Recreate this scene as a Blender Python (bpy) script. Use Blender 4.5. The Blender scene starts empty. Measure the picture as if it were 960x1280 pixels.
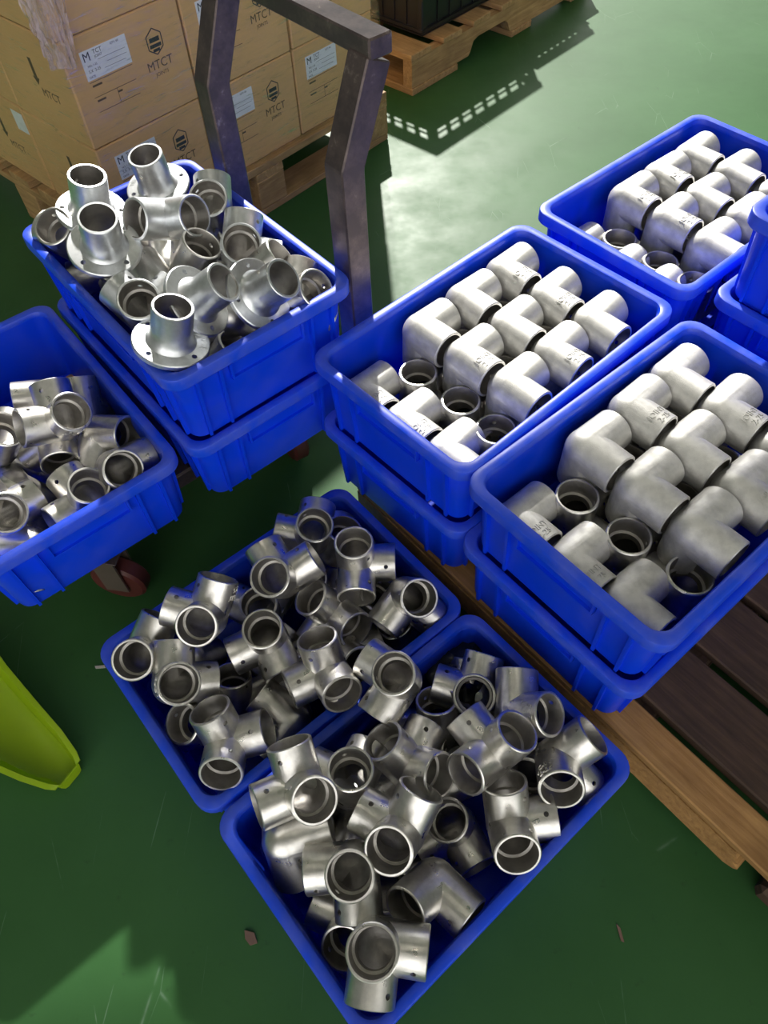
import bpy, bmesh, math, random
from mathutils import Vector, Matrix, Quaternion
random.seed(11)
SC = bpy.context.scene
COL = SC.collection
PI = math.pi

# ---------------------------------------------------------------- camera
F_PX, PITCH, ROLL, CAM_Z = 920.59, 0.959296, 0.059087, 1.2277
cp, sp, cr_, sr_ = math.cos(PITCH), math.sin(PITCH), math.cos(ROLL), math.sin(ROLL)
right0 = Vector((1, 0, 0)); fwd = Vector((0, cp, -sp)); down0 = Vector((0, -sp, -cp))
rgt = cr_*right0 + sr_*down0
dwn = -sr_*right0 + cr_*down0
cam_d = bpy.data.cameras.new('camera'); cam = bpy.data.objects.new('camera', cam_d); COL.objects.link(cam)
cm = Matrix((rgt, -dwn, -fwd)).transposed().to_4x4(); cm.translation = Vector((0, 0, CAM_Z))
cam.matrix_world = cm
cam_d.sensor_fit = 'VERTICAL'; cam_d.sensor_height = 24.0; cam_d.lens = F_PX/1280*24.0
cam_d.clip_start = .02; cam_d.clip_end = 200
SC.camera = cam

# ---------------------------------------------------------------- light
SUN_EL = math.radians(34.5)
sun_dir = Vector((0.015*math.cos(SUN_EL), -math.cos(SUN_EL), -math.sin(SUN_EL)))
sd = bpy.data.lights.new('sun', 'SUN'); so = bpy.data.objects.new('sun', sd); COL.objects.link(so)
so.rotation_euler = sun_dir.to_track_quat('-Z', 'Y').to_euler()
so.location = (0, 9, 8)
sd.energy = 6.6; sd.angle = math.radians(1.2); sd.color = (1.0, .97, .91)
w = bpy.data.worlds.new('daylight'); SC.world = w; w.use_nodes = True
wn = w.node_tree.nodes; bg = wn['Background']
bg.inputs['Color'].default_value = (1.0, .985, .95, 1); bg.inputs['Strength'].default_value = 1.6
LAMP_STRENGTH = 6.0
vs = SC.view_settings
SC.display_settings.display_device = 'sRGB'
vs.view_transform = 'Standard'; vs.look = 'None'; vs.exposure = 0.3; vs.gamma = 1.0; vs.use_curve_mapping = False
try:
    SC.cycles.use_denoising = True
    SC.cycles.max_bounces = 8; SC.cycles.diffuse_bounces = 4; SC.cycles.glossy_bounces = 5
    SC.cycles.transparent_max_bounces = 8
    SC.cycles.sample_clamp_indirect = 6.0
    SC.cycles.caustics_reflective = False; SC.cycles.caustics_refractive = False
except Exception:
    pass

# ---------------------------------------------------------------- material helpers
def mat(name):
    m = bpy.data.materials.new(name); m.use_nodes = True
    return m, m.node_tree.nodes, m.node_tree.links, m.node_tree.nodes['Principled BSDF']
def coords(N, L, scale=(1, 1, 1), kind='Object'):
    t = N.new('ShaderNodeTexCoord'); mp = N.new('ShaderNodeMapping'); mp.inputs['Scale'].default_value = scale
    L.new(t.outputs[kind], mp.inputs['Vector']); return mp.outputs['Vector']
def noise(N, L, vec, scale, detail=3.0, rough=.55, dist=0.0):
    n = N.new('ShaderNodeTexNoise'); n.inputs['Scale'].default_value = scale; n.inputs['Detail'].default_value = detail
    n.inputs['Roughness'].default_value = rough; n.inputs['Distortion'].default_value = dist
    if vec is not None: L.new(vec, n.inputs['Vector'])
    return n.outputs['Fac']
def ramp(N, L, fac, stops):
    r = N.new('ShaderNodeValToRGB'); e = r.color_ramp.elements
    while len(e) < len(stops): e.new(.5)
    for k, (p, c) in enumerate(stops):
        e[k].position = p; e[k].color = (c, c, c, 1) if isinstance(c, (int, float)) else (*c, 1)
    L.new(fac, r.inputs['Fac']); return r.outputs['Color']
def bump(N, L, b, h, strength=.3, dist=.001):
    bp = N.new('ShaderNodeBump'); bp.inputs['Strength'].default_value = strength; bp.inputs['Distance'].default_value = dist
    L.new(h, bp.inputs['Height']); L.new(bp.outputs['Normal'], b.inputs['Normal']); return bp
def mixc(N, L, fac, a, b):
    m = N.new('ShaderNodeMix'); m.data_type = 'RGBA'
    if hasattr(fac, 'links'): L.new(fac, m.inputs[0])
    else: m.inputs[0].default_value = fac
    for i, c in ((6, a), (7, b)):
        if hasattr(c, 'links'): L.new(c, m.inputs[i])
        else: m.inputs[i].default_value = (*c, 1)
    return m.outputs[2]

def metal(name, col, rough, bstr=.25, dark=None, metallic=1.0):
    m, N, L, b = mat(name); v = coords(N, L)
    b.inputs['Metallic'].default_value = metallic
    n1 = noise(N, L, v, 45, 4); n2 = noise(N, L, v, 900, 2)
    oi = N.new('ShaderNodeObjectInfo')
    d = tuple(c*.72 for c in col) if dark is None else dark
    c1 = ramp(N, L, n1, [(.32, d), (.62, col)])
    L.new(c1, b.inputs['Base Color'])
    L.new(ramp(N, L, n1, [(.3, rough+.10), (.7, rough-.05)]), b.inputs['Roughness'])
    ad = N.new('ShaderNodeMath'); ad.operation = 'ADD'; L.new(n1, ad.inputs[0]); L.new(n2, ad.inputs[1])
    bump(N, L, b, ad.outputs[0], bstr, .0006)
    return m
M = {}
M['galv'] = metal('galvanized_steel', (.84, .82, .78), .31)
M['cast'] = metal('dull_cast_zinc', (.78, .77, .74), .50, .5, metallic=.72)
M['bright'] = metal('bright_zinc', (.86, .88, .90), .36, .12)
M['bore'] = metal('raw_shaded_bore_zinc', (.46, .44, .41), .46, .5)  # unpolished inside, toned darker also for the shade in the pipe mouths
M['screw'] = metal('dark_screw', (.12, .12, .12), .5)

def blue_plastic(name, col, dust_sheen):
    m, N, L, b = mat(name); v = coords(N, L)
    n = noise(N, L, v, 14, 5, .6); n2 = noise(N, L, v, 260, 3)
    c = mixc(N, L, ramp(N, L, n, [(.45, 0.0), (.8, dust_sheen)]), col, (.30, .33, .58))
    L.new(c, b.inputs['Base Color'])
    L.new(ramp(N, L, n, [(.3, .30), (.75, .48)]), b.inputs['Roughness'])
    bump(N, L, b, n2, .12, .0006)
    tr = N.new('ShaderNodeBsdfTranslucent'); tr.inputs['Color'].default_value = (.01, .07, .85, 1)
    mx = N.new('ShaderNodeMixShader'); mx.inputs[0].default_value = .22
    L.new(b.outputs[0], mx.inputs[1]); L.new(tr.outputs[0], mx.inputs[2])
    L.new(mx.outputs[0], N['Material Output'].inputs['Surface'])
    return m
M['blue'] = blue_plastic('blue_plastic', (.003, .066, .95), .10)
M['rim'] = blue_plastic('dusty_sheen_blue_plastic', (.010, .085, .90), .42)  # real rim dust, raised to paint in the sunlit sheen as well

def wood(name, c1, c2, rough=.75, sc=1.0):
    m, N, L, b = mat(name); v = coords(N, L, (3*sc, 40*sc, 40*sc)); v2 = coords(N, L)
    n = noise(N, L, v, 2.2, 6, .65, .6); s = noise(N, L, v2, 9, 4)
    c = ramp(N, L, n, [(.3, c1), (.68, c2)])
    c = mixc(N, L, ramp(N, L, s, [(.4, 0.0), (.75, .55)]), c, tuple(x*.45 for x in c1))
    L.new(c, b.inputs['Base Color']); b.inputs['Roughness'].default_value = rough
    bump(N, L, b, n, .5, .002)
    return m
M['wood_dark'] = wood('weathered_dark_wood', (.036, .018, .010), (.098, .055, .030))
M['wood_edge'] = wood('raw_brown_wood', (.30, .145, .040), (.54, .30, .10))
M['wood_pale'] = wood('pale_pine_wood', (.32, .18, .07), (.58, .37, .16))

def cardboard(name, c1, c2):
    m, N, L, b = mat(name); v = coords(N, L); v2 = coords(N, L, (1, 1, 60))
    n = noise(N, L, v, 7, 4); n2 = noise(N, L, v2, 5, 3)
    L.new(mixc(N, L, n, c1, c2), b.inputs['Base Color']); b.inputs['Roughness'].default_value = .7
    bump(N, L, b, n2, .15, .001); return m
M['card'] = cardboard('kraft_cardboard', (.58, .34, .135), (.70, .43, .185))
def plain(name, col, rough=.6, metallic=0.0):
    m, N, L, b = mat(name); v = coords(N, L)
    n = noise(N, L, v, 30, 3)
    L.new(mixc(N, L, n, tuple(c*.85 for c in col), tuple(min(1, c*1.1) for c in col)), b.inputs['Base Color'])
    b.inputs['Roughness'].default_value = rough; b.inputs['Metallic'].default_value = metallic
    return m
M['white'] = plain('white_sticker_paper', (.78, .79, .80), .5)
M['ink'] = plain('black_ink', (.030, .028, .035), .6)
M['brown_ink'] = plain('printed_brown_ink', (.10, .062, .035), .7)
M['tape'] = plain('brown_packing_tape', (.46, .29, .13), .25)
M['gap'] = plain('carton_seam', (.08, .045, .02), .8)
M['black'] = plain('black_plastic', (.012, .012, .014), .38)
M['rubber'] = plain('dark_red_rubber', (.10, .022, .018), .5)
M['grey_rubber'] = plain('caster_housing_steel', (.22, .17, .14), .45, .6)
M['chip'] = plain('brown_chip', (.20, .12, .08), .8)
M['pale'] = plain('pale_scrap', (.55, .52, .46), .7)
M['wall'] = plain('painted_wall', (.30, .31, .30), .8)
M['ceil'] = plain('ceiling_sheet', (.22, .22, .22), .8)
def lime():
    m, N, L, b = mat('lime_plastic'); v = coords(N, L); n = noise(N, L, v, 20, 4)
    L.new(mixc(N, L, n, (.33, .50, .010), (.42, .60, .015)), b.inputs['Base Color']); b.inputs['Roughness'].default_value = .35
    tr = N.new('ShaderNodeBsdfTranslucent'); tr.inputs['Color'].default_value = (.5, .75, .01, 1)
    mx = N.new('ShaderNodeMixShader'); mx.inputs[0].default_value = .3
    L.new(b.outputs[0], mx.inputs[1]); L.new(tr.outputs[0], mx.inputs[2]); L.new(mx.outputs[0], N['Material Output'].inputs['Surface'])
    return m
M['lime'] = lime()
def steel_paint():
    m, N, L, b = mat('worn_dark_steel'); v = coords(N, L); n = noise(N, L, v, 28, 6, .7); n2 = noise(N, L, v, 6, 3)
    c = ramp(N, L, n, [(.42, (.085, .066, .068)), (.62, (.14, .105, .10)), (.74, (.36, .30, .27))])
    L.new(c, b.inputs['Base Color']); b.inputs['Metallic'].default_value = .55
    L.new(ramp(N, L, n2, [(.3, .32), (.7, .55)]), b.inputs['Roughness']); bump(N, L, b, n, .3, .001); return m
M['steel'] = steel_paint()
def floor_mat():
    m, N, L, b = mat('green_epoxy_floor'); v = coords(N, L)
    n = noise(N, L, v, 2.2, 5, .6); n2 = noise(N, L, v, 40, 6, .7); n3 = noise(N, L, v, 6, 4, .6)
    c = mixc(N, L, ramp(N, L, n, [(.3, 0.0), (.7, 1.0)]), (.031, .100, .028), (.047, .136, .044))
    c = mixc(N, L, ramp(N, L, n2, [(.62, 0.0), (.78, .55)]), c, (.020, .045, .019))
    # thin pale scratches
    vv = coords(N, L, (1, 1, 1)); vo = N.new('ShaderNodeTexVoronoi'); vo.feature = 'DISTANCE_TO_EDGE'; vo.inputs['Scale'].default_value = 3.5
    nd = N.new('ShaderNodeMapping'); nd.inputs['Scale'].default_value = (3.2, .8, 1); nd.inputs['Rotation'].default_value = (0, 0, .6); L.new(vv, nd.inputs['Vector'])
    L.new(nd.outputs['Vector'], vo.inputs['Vector'])
    sc = ramp(N, L, vo.outputs['Distance'], [(0.0, 1.0), (.0045, 0.0)])
    mu = N.new('ShaderNodeMath'); mu.operation = 'MULTIPLY'; L.new(sc, mu.inputs[0]); L.new(ramp(N, L, n3, [(.56, 0.0), (.7, .55)]), mu.inputs[1])
    c = mixc(N, L, mu.outputs[0], c, (.34, .46, .36))
    L.new(c, b.inputs['Base Color'])
    L.new(ramp(N, L, n3, [(.3, .40), (.7, .55)]), b.inputs['Roughness']); b.inputs['Specular IOR Level'].default_value = .14
    bump(N, L, b, n2, .10, .002)
    return m
M['floor'] = floor_mat()
def film_mat():
    m, N, L, b = mat('clear_stretch_film')
    t = N.new('ShaderNodeTexCoord'); mp = N.new('ShaderNodeMapping'); mp.inputs['Scale'].default_value = (1.0, 9.0, 1); mp.inputs['Rotation'].default_value = (0, 0, .35)
    L.new(t.outputs['UV'], mp.inputs['Vector'])
    n = noise(N, L, mp.outputs['Vector'], 6, 6, .65, .8)
    n2 = noise(N, L, t.outputs['UV'], 4, 3)
    tr = N.new('ShaderNodeBsdfTransparent'); gl = N.new('ShaderNodeBsdfGlossy'); gl.inputs['Roughness'].default_value = .22
    df = N.new('ShaderNodeBsdfDiffuse'); df.inputs['Color'].default_value = (.60, .47, .42, 1)
    bp = N.new('ShaderNodeBump'); bp.inputs['Strength'].default_value = .35; bp.inputs['Distance'].default_value = .004; L.new(n, bp.inputs['Height'])
    L.new(bp.outputs['Normal'], gl.inputs['Normal'])
    m1 = N.new('ShaderNodeMixShader'); m1.inputs[0].default_value = .25; L.new(gl.outputs[0], m1.inputs[1]); L.new(df.outputs[0], m1.inputs[2])
    m2 = N.new('ShaderNodeMixShader'); L.new(ramp(N, L, n, [(.43, .04), (.60, .12), (.72, .75)]), m2.inputs[0])  # noise streaks paint bright highlights into the clear film
    L.new(tr.outputs[0], m2.inputs[1]); L.new(m1.outputs[0], m2.inputs[2])
    L.new(m2.outputs[0], N['Material Output'].inputs['Surface']); N.remove(b)
    return m
M['film'] = film_mat()
def dense_film():
    m, N, L, b = mat('bunched_stretch_film'); v = coords(N, L, (6, 6, 1)); n = noise(N, L, v, 14, 5, .65, .5)
    b.inputs['Base Color'].default_value = (.62, .50, .50, 1); b.inputs['Roughness'].default_value = .22
    tr = N.new('ShaderNodeBsdfTransparent'); mx = N.new('ShaderNodeMixShader'); L.new(ramp(N, L, n, [(.35, .10), (.65, .75)]), mx.inputs[0])
    L.new(tr.outputs[0], mx.inputs[1]); L.new(b.outputs[0], mx.inputs[2]); L.new(mx.outputs[0], N['Material Output'].inputs['Surface']); bump(N, L, b, n, .8, .006)
    return m
M['film2'] = dense_film()
def bag_mat():
    m, N, L, b = mat('thin_dark_plastic_bag'); v = coords(N, L); n = noise(N, L, v, 60, 4)
    b.inputs['Base Color'].default_value = (.03, .03, .034, 1); b.inputs['Roughness'].default_value = .3; bump(N, L, b, n, .5, .003); return m
M['bag'] = bag_mat()
def emit(name, col, s):
    m = bpy.data.materials.new(name); m.use_nodes = True; N = m.node_tree.nodes; L = m.node_tree.links
    e = N.new('ShaderNodeEmission'); e.inputs['Color'].default_value = (*col, 1); e.inputs['Strength'].default_value = s
    L.new(e.outputs[0], N['Material Output'].inputs['Surface']); return m
M['lamp'] = emit('led_diffuser', (1.0, .92, .78), LAMP_STRENGTH)

# ---------------------------------------------------------------- object helpers
def mesh(name, V, Fc, smooth=False, angle=None):
    me = bpy.data.meshes.new(name); me.from_pydata([tuple(v) for v in V], [], [tuple(f) for f in Fc]); me.update()
    if smooth or angle: shade(me, angle or 40)
    return me
def shade(me, deg):
    bm = bmesh.new(); bm.from_mesh(me); th = math.radians(deg)
    for f in bm.faces: f.smooth = True
    for e in bm.edges:
        if len(e.link_faces) == 2 and e.calc_face_angle(0) > th: e.smooth = False
    bm.to_mesh(me); bm.free()
def link(name, me, material=None, parent=None, loc=None, M4=None):
    o = bpy.data.objects.new(name, me); COL.objects.link(o)
    if material is not None and me is not None and len(me.materials) == 0: me.materials.append(material)
    if parent is not None: o.parent = parent
    if loc is not None: o.location = loc
    if M4 is not None: o.matrix_local = M4
    return o
def empty(name, loc=(0, 0, 0), rz=0.0):
    o = bpy.data.objects.new(name, None); COL.objects.link(o); o.location = loc; o.rotation_euler = (0, 0, rz); o.empty_display_size = .05
    return o
def tag(o, label, cat, group=None):
    o['label'] = label; o['category'] = cat
    if group: o['group'] = group
    return o
def copy_tree(o, parent=None):
    c = o.copy(); COL.objects.link(c)
    if parent is not None: c.parent = parent
    for ch in list(o.children): copy_tree(ch, c)
    return c
def box_vf(x0, x1, y0, y1, z0, z1):
    V = [(x0, y0, z0), (x1, y0, z0), (x1, y1, z0), (x0, y1, z0), (x0, y0, z1), (x1, y0, z1), (x1, y1, z1), (x0, y1, z1)]
    Fc = [(0, 3, 2, 1), (4, 5, 6, 7), (0, 1, 5, 4), (1, 2, 6, 5), (2, 3, 7, 6), (3, 0, 4, 7)]
    return V, Fc
class MB:
    def __init__(s): s.V = []; s.F = []
    def add(s, V, Fc):
        n = len(s.V); s.V += [tuple(v) for v in V]; s.F += [tuple(i+n for i in f) for f in Fc]; return s
    def box(s, *a): return s.add(*box_vf(*a))
    def mesh(s, name, angle=None): return mesh(name, s.V, s.F, angle=angle)
def bevel_box(x0, x1, y0, y1, z0, z1, r=.002, seg=1, jit=0.0, name='block'):
    V, Fc = box_vf(x0, x1, y0, y1, z0, z1)
    if jit: V = [tuple(c+random.uniform(-jit, jit) for c in v) for v in V]
    bm = bmesh.new(); vs_ = [bm.verts.new(v) for v in V]
    for f in Fc: bm.faces.new([vs_[i] for i in f])
    bmesh.ops.bevel(bm, geom=bm.edges[:], offset=r, segments=seg, affect='EDGES')
    me = bpy.data.meshes.new(name); bm.to_mesh(me); bm.free(); return me
def lathe_vf(prof, n=32, close=False):
    # prof list of (r, z); axis z
    V = []; Fc = []
    for r, z in prof:
        for k in range(n):
            a = 2*PI*k/n; V.append((r*math.cos(a), r*math.sin(a), z))
    m = len(prof)
    for i in range(m-1 if not close else m):
        j = (i+1) % m
        for k in range(n):
            k2 = (k+1) % n; Fc.append((i*n+k, i*n+k2, j*n+k2, j*n+k))
    if not close:
        Fc.append(tuple(reversed(range(n)))); Fc.append(tuple((m-1)*n+k for k in range(n)))
    return V, Fc
def text_vf(body, size, depth=0.0, sub=False):
    cu = bpy.data.curves.new('txt', 'FONT'); cu.body = body; cu.size = size; cu.align_x = 'CENTER'; cu.align_y = 'CENTER'
    cu.extrude = depth; cu.resolution_u = 3
    ob = bpy.data.objects.new('txt', cu); COL.objects.link(ob)
    dg = bpy.context.evaluated_depsgraph_get(); ev = ob.evaluated_get(dg); me = ev.to_mesh()
    V = [tuple(v.co) for v in me.vertices]; Fc = [tuple(p.vertices) for p in me.polygons]
    ev.to_mesh_clear(); bpy.data.objects.remove(ob); bpy.data.curves.remove(cu)
    return V, Fc
def xf(V, R): return [tuple(R @ Vector(v)) for v in V]
def boolean(base_me, cutters, op='DIFFERENCE'):
    o = bpy.data.objects.new('bool', base_me); COL.objects.link(o); tmp = []
    for i, me in enumerate(cutters):
        c = bpy.data.objects.new('cut', me); COL.objects.link(c); tmp.append(c)
        md = o.modifiers.new('b%d' % i, 'BOOLEAN'); md.operation = op if not isinstance(op, list) else op[i]; md.solver = 'EXACT'; md.object = c
    dg = bpy.context.evaluated_depsgraph_get()
    me = bpy.data.meshes.new_from_object(o.evaluated_get(dg))
    for c in tmp: bpy.data.objects.remove(c)
    bpy.data.objects.remove(o)
    return me
AX = [Matrix(((0, 0, 1), (1, 0, 0), (0, 1, 0))), Matrix(((0, 1, 0), (0, 0, 1), (1, 0, 0))), Matrix.Identity(3)]  # maps z axis to x, y, z
def lathe_me(prof, R=None, n=40, t=None):
    V, Fc = lathe_vf(prof, n)
    if R is not None: V = xf(V, R)
    if t is not None: V = [tuple(Vector(v)+Vector(t)) for v in V]
    return mesh('l', V, Fc)

# ================================================================ SETTING
def struct(o): o['kind'] = 'structure'; return o
V, Fc = box_vf(-4.5, 5.5, -12, 16, -.1, 0)
struct(link('floor', mesh('floor', V, Fc), M['floor']))
XL, XR, YB, YF, HC = -4.5, 5.5, -3.5, 7.0, 5.2
def wall(name, *b): return struct(link(name, mesh(name, *box_vf(*b)), M['wall']))
wall('wall_left', XL-.15, XL, YB, YF, 0, HC)
wall('wall_right', XR, XR+.15, YB, YF, 0, HC)
wr = wall('wall_rear', XL, XR, YB-.15, YB, 4.6, HC)  # only lintel and side piers: opening added to let fill light in
b2 = MB().box(XL, XL+.6, YB-.15, YB, 0, 4.6).box(XR-.6, XR, YB-.15, YB, 0, 4.6)
link('wall_segment', b2.mesh('wall_segment'), M['wall'], wr)
wf = wall('wall_front', XL, -3.2, YF, YF+.2, 0, HC)
b2 = MB().box(-3.2, 4.2, YF, YF+.2, 4.9, HC).box(4.2, XR, YF, YF+.2, 0, HC)
link('wall_segment', b2.mesh('wall_segment'), M['wall'], wf)
struct(link('ceiling', mesh('ceiling', *box_vf(XL, XR, YB, YF, HC, HC+.1)), M['ceil']))
# ceiling lamps
def ceiling_lamp(x, y):
    h = link('ceiling_lamp', bevel_box(-.62, .62, -.09, .09, 0, .06, .01, name='lamp_housing'), M['wall'], loc=(x, y, 4.1))
    tag(h, 'long white LED strip lamp hung under the hall ceiling', 'lamp', 'LED strip lamps under the ceiling')
    link('diffuser', mesh('diffuser', *box_vf(-.58, .58, -.07, .07, -.012, 0)), M['lamp'], h)
    for sx in (-.45, .45):
        link('suspension_rod', mesh('rod', *box_vf(sx-.006, sx+.006, -.006, .006, .06, 1.1)), M['steel'], h)
for lx in (-2.6, -.2, 2.2, 4.4):
    for ly in (-2.2, .4, 3.0, 5.4):
        ceiling_lamp(lx, ly)

# ================================================================ CRATES
PITCH_Z, CH = .14852, .15892
CL, CW = .5, .33851
BASE = .12432           # top of the big pallet
def rr_loop(hl, hw, r, z, n=6):
    P = []
    for cx, cy, a0 in ((hl-r, hw-r, 0), (-hl+r, hw-r, PI/2), (-hl+r, -hw+r, PI), (hl-r, -hw+r, 1.5*PI)):
        for k in range(n+1):
            a = a0+PI/2*k/n; P.append((cx+r*math.cos(a), cy+r*math.sin(a), z))
    return P
def loops_mesh(name, loops, cap0=True, cap1=False, close=False, angle=35):
    V = []; Fc = []; n = len(loops[0])
    for l in loops: V += l
    m = len(loops)
    for i in range(m if close else m-1):
        j = (i+1) % m
        for k in range(n):
            k2 = (k+1) % n; Fc.append((i*n+k, i*n+k2, j*n+k2, j*n+k))
    if cap0: Fc.append(tuple(reversed(range(n))))
    if cap1: Fc.append(tuple((m-1)*n+k for k in range(n)))
    return mesh(name, V, Fc, angle=angle)
hl, hw = CL/2, CW/2
def ins(d, z, r=.03): return rr_loop(hl-d, hw-d, max(.006, r-d*.35), z)
body_me = loops_mesh('crate_body', [ins(.030, 0), ins(.030, .010), ins(.0215, .0105), ins(.0205, .016), ins(.0150, CH-.020),
                                    ins(.0150, CH-.010), ins(.0178, CH-.010), ins(.0250, .012), ins(.040, .008)], True, True)
rim_me = loops_mesh('crate_rim', [ins(.0150, CH-.0235), ins(.0018, CH-.0225), ins(.0, CH-.020), ins(.0, CH-.0035), ins(.0010, CH-.0010), ins(.0030, CH),
                                  ins(.0125, CH), ins(.0150, CH-.0012), ins(.0165, CH-.004), ins(.0178, CH-.0108)], False, False, close=True, angle=30)
def side_rib_me(z0, z1, w, d0, d1):
    # a vertical rib on a side; local y points outwards from the wall
    V = [(-w/2, -.006, z0), (w/2, -.006, z0), (w/2, d0, z0), (-w/2, d0, z0), (-w/2, .002, z1), (w/2, .002, z1), (w/2, d1, z1), (-w/2, d1, z1)]
    return mesh('rib', V, box_vf(0, 1, 0, 1, 0, 1)[1])
rib_me = side_rib_me(.011, CH-.021, .005, .003, .0125)
foot_me = bevel_box(-.037, .037, -.0055, .0045, .0110, .0185, .0015, name='foot_pad')
def grip_me(w):
    b = MB()
    t = .0035; zt, zb = CH-.022, CH-.060
    b.box(-w/2, w/2, 0, .0100, zb, zb+t); b.box(-w/2, -w/2+t, 0, .0105, zb, zt); b.box(w/2-t, w/2, 0, .0105, zb, zt)
    b.box(-w/2, w/2, 0, .0045, zb, zt)
    return b.mesh('grip_panel')
grip_s, grip_l = grip_me(.135), grip_me(.20)
def make_crate():
    o = link('plastic_crate', body_me, M['blue'])
    link('rim', rim_me, M['rim'], o)
    for k in range(4):
        a = k*PI/2; short = k % 2 == 0
        dist = (hl if short else hw)-.0185; half = hw if short else hl
        Mk = Matrix.Rotation(a-PI/2, 4, 'Z') @ Matrix.Translation((0, dist, 0))
        link('grip_panel', grip_s if short else grip_l, M['blue'], o, M4=Mk)
        offs = (-half+.085, half-.085) if short else (-half+.085, -half*.42-.02, half*.42+.02, half-.085)
        for x in offs: link('rib', rib_me, M['blue'], o, M4=Mk @ Matrix.Translation((x, 0, 0)))
        for x in (-half+.045, half-.045): link('rib', rib_me, M['blue'], o, M4=Mk @ Matrix.Translation((x, 0, 0)))
    return o
proto_crate = None
def crate(cx, cy, z, yaw, label, group=None):
    global proto_crate
    if proto_crate is None: proto_crate = o = make_crate()
    else: o = copy_tree(proto_crate)
    o.location = (cx, cy, z); o.rotation_euler = (0, 0, yaw)
    return tag(o, label, 'crate', group)
# centre, yaw of each stack (from the survey of the photograph)
CA = (-.30834, 1.04268, -.914); CB = (.19416, .89350, .6963); CC = (.40766, .61990, .6521)
CD = (.60644, 1.23807, .6630); CE = (-.5925, .8383, -.930); CF = (-.17400, .53500, .6470); CG = (.03700, .26550, .6600)
def frame(c):
    u = Vector((math.cos(c[2]), math.sin(c[2]), 0)); v = Vector((-math.sin(c[2]), math.cos(c[2]), 0)); return Vector((c[0], c[1], 0)), u, v
ZA = .50079
ZT = ZA-PITCH_Z-CH      # trolley deck
crate(*CA[:2], ZA-CH, CA[2], 'blue crate of flanged pipe fittings, on top of the trolley stack')
crate(*CA[:2], ZT, CA[2], 'lower blue crate of the trolley stack, under the crate of flanged fittings')
crate(*CE[:2], ZT, CE[2], 'blue crate alone at left edge of trolley, half full of loose fittings')
crate(*CB[:2], BASE+PITCH_Z, CB[2], 'upper blue crate of neatly set elbows on the left end of the pallet')
crate(*CB[:2], BASE, CB[2], 'lower blue crate under the left-end pallet crate of elbows')
crate(*CC[:2], BASE+PITCH_Z, CC[2], 'upper blue crate of elbows on pallet, nearest the bare planks')
crate(*CC[:2], BASE, CC[2], 'lower blue crate on pallet, standing directly beside the bare planks')
crate(*CD[:2], BASE+PITCH_Z, CD[2], 'upper blue crate of elbows at the far back of the pallet')
crate(*CD[:2], BASE, CD[2], 'lower blue crate hidden under the far back crate of elbows')
crate(*CF[:2], 0, CF[2], 'blue crate on the green floor heaped with corners, behind the foremost crate')
crate(*CG[:2], 0, CG[2], 'foremost blue crate on the green floor, heaped with three-way corners')
CHs = (.853, .974, .660)
crate(*CHs[:2], BASE+2*PITCH_Z, CHs[2], 'empty blue crate on top of the tallest stack at the right edge')
crate(*CHs[:2], BASE+PITCH_Z, CHs[2], 'middle blue crate of the tallest stack at the right edge')
crate(*CHs[:2], BASE, CHs[2], 'bottom blue crate of the tallest stack at the right edge')

# ================================================================ FITTINGS
R_O, R_B, R_S, LEG = .0315, .0268, .0232, .065
def corner_mesh(L=LEG, legs=3):
    prof = [(R_O, 0), (R_O, L-.0012), (R_O-.0014, L)]
    outer = lathe_me(prof, AX[0], 36)
    ch = R_O*.30; V = []
    bm = bmesh.new(); bmesh.ops.create_uvsphere(bm, u_segments=36, v_segments=20, radius=R_O*1.012); sph = bpy.data.meshes.new('s'); bm.to_mesh(sph); bm.free()
    c1 = lathe_me(prof, AX[1], 36); c2 = lathe_me(prof, AX[2], 36)
    cuts = []
    for k in range(legs):
        cuts.append(lathe_me([(R_S, -.004), (R_S, L-.029), (R_B, L-.0275), (R_B, L-.002), (R_B+.0014, L+.001)], AX[k], 36))
    bm = bmesh.new(); bmesh.ops.create_uvsphere(bm, u_segments=24, v_segments=14, radius=R_S*1.03); cs = bpy.data.meshes.new('s'); bm.to_mesh(cs); bm.free()
    holes = []
    for k in range(legs if legs == 3 else 0):
        a = Vector((0, 0, 0)); a[k] = 1
        d = Vector((1, 1, 1)); d[k] = 0; d.normalize()
        q = d.to_track_quat('Z', 'Y').to_matrix()
        V, Fc = lathe_vf([(.0036, .010), (.0036, .05)], 12)
        holes.append(mesh('h', [tuple(q @ Vector(v) + a*(L-.016)) for v in V], Fc))
    me = boolean(outer, ([sph, c1, c2] if legs == 3 else [sph, c1])+cuts+[cs]+holes, ['UNION']*legs+['DIFFERENCE']*(len(cuts)+1+len(holes)))
    me.name = 'pipe_corner'
    shade(me, 32)
    return me
def text_on_leg(lines, size=.0125):
    # text wrapped round leg y on its -z side: letters run round the circumference, lines stack along the leg
    VV = MB()
    for i, tx in enumerate(lines):
        V, Fc = text_vf(tx, size, .0007)
        W = []
        for x, y, z in V:
            s = LEG-.023+i*.0128 - y*1.0
            a = x/R_O; r = R_O+.0002+z
            W.append((r*math.sin(a), s, -r*math.cos(a)))
        VV.add(W, Fc)
    return VV.mesh('raised_lettering')
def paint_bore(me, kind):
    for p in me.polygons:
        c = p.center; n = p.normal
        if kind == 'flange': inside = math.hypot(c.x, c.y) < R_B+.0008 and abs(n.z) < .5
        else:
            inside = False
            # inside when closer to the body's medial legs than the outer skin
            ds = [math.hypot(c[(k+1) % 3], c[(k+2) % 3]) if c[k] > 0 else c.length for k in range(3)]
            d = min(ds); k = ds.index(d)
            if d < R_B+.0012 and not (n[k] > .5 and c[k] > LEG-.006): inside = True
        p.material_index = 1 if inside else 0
    return me
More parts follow.
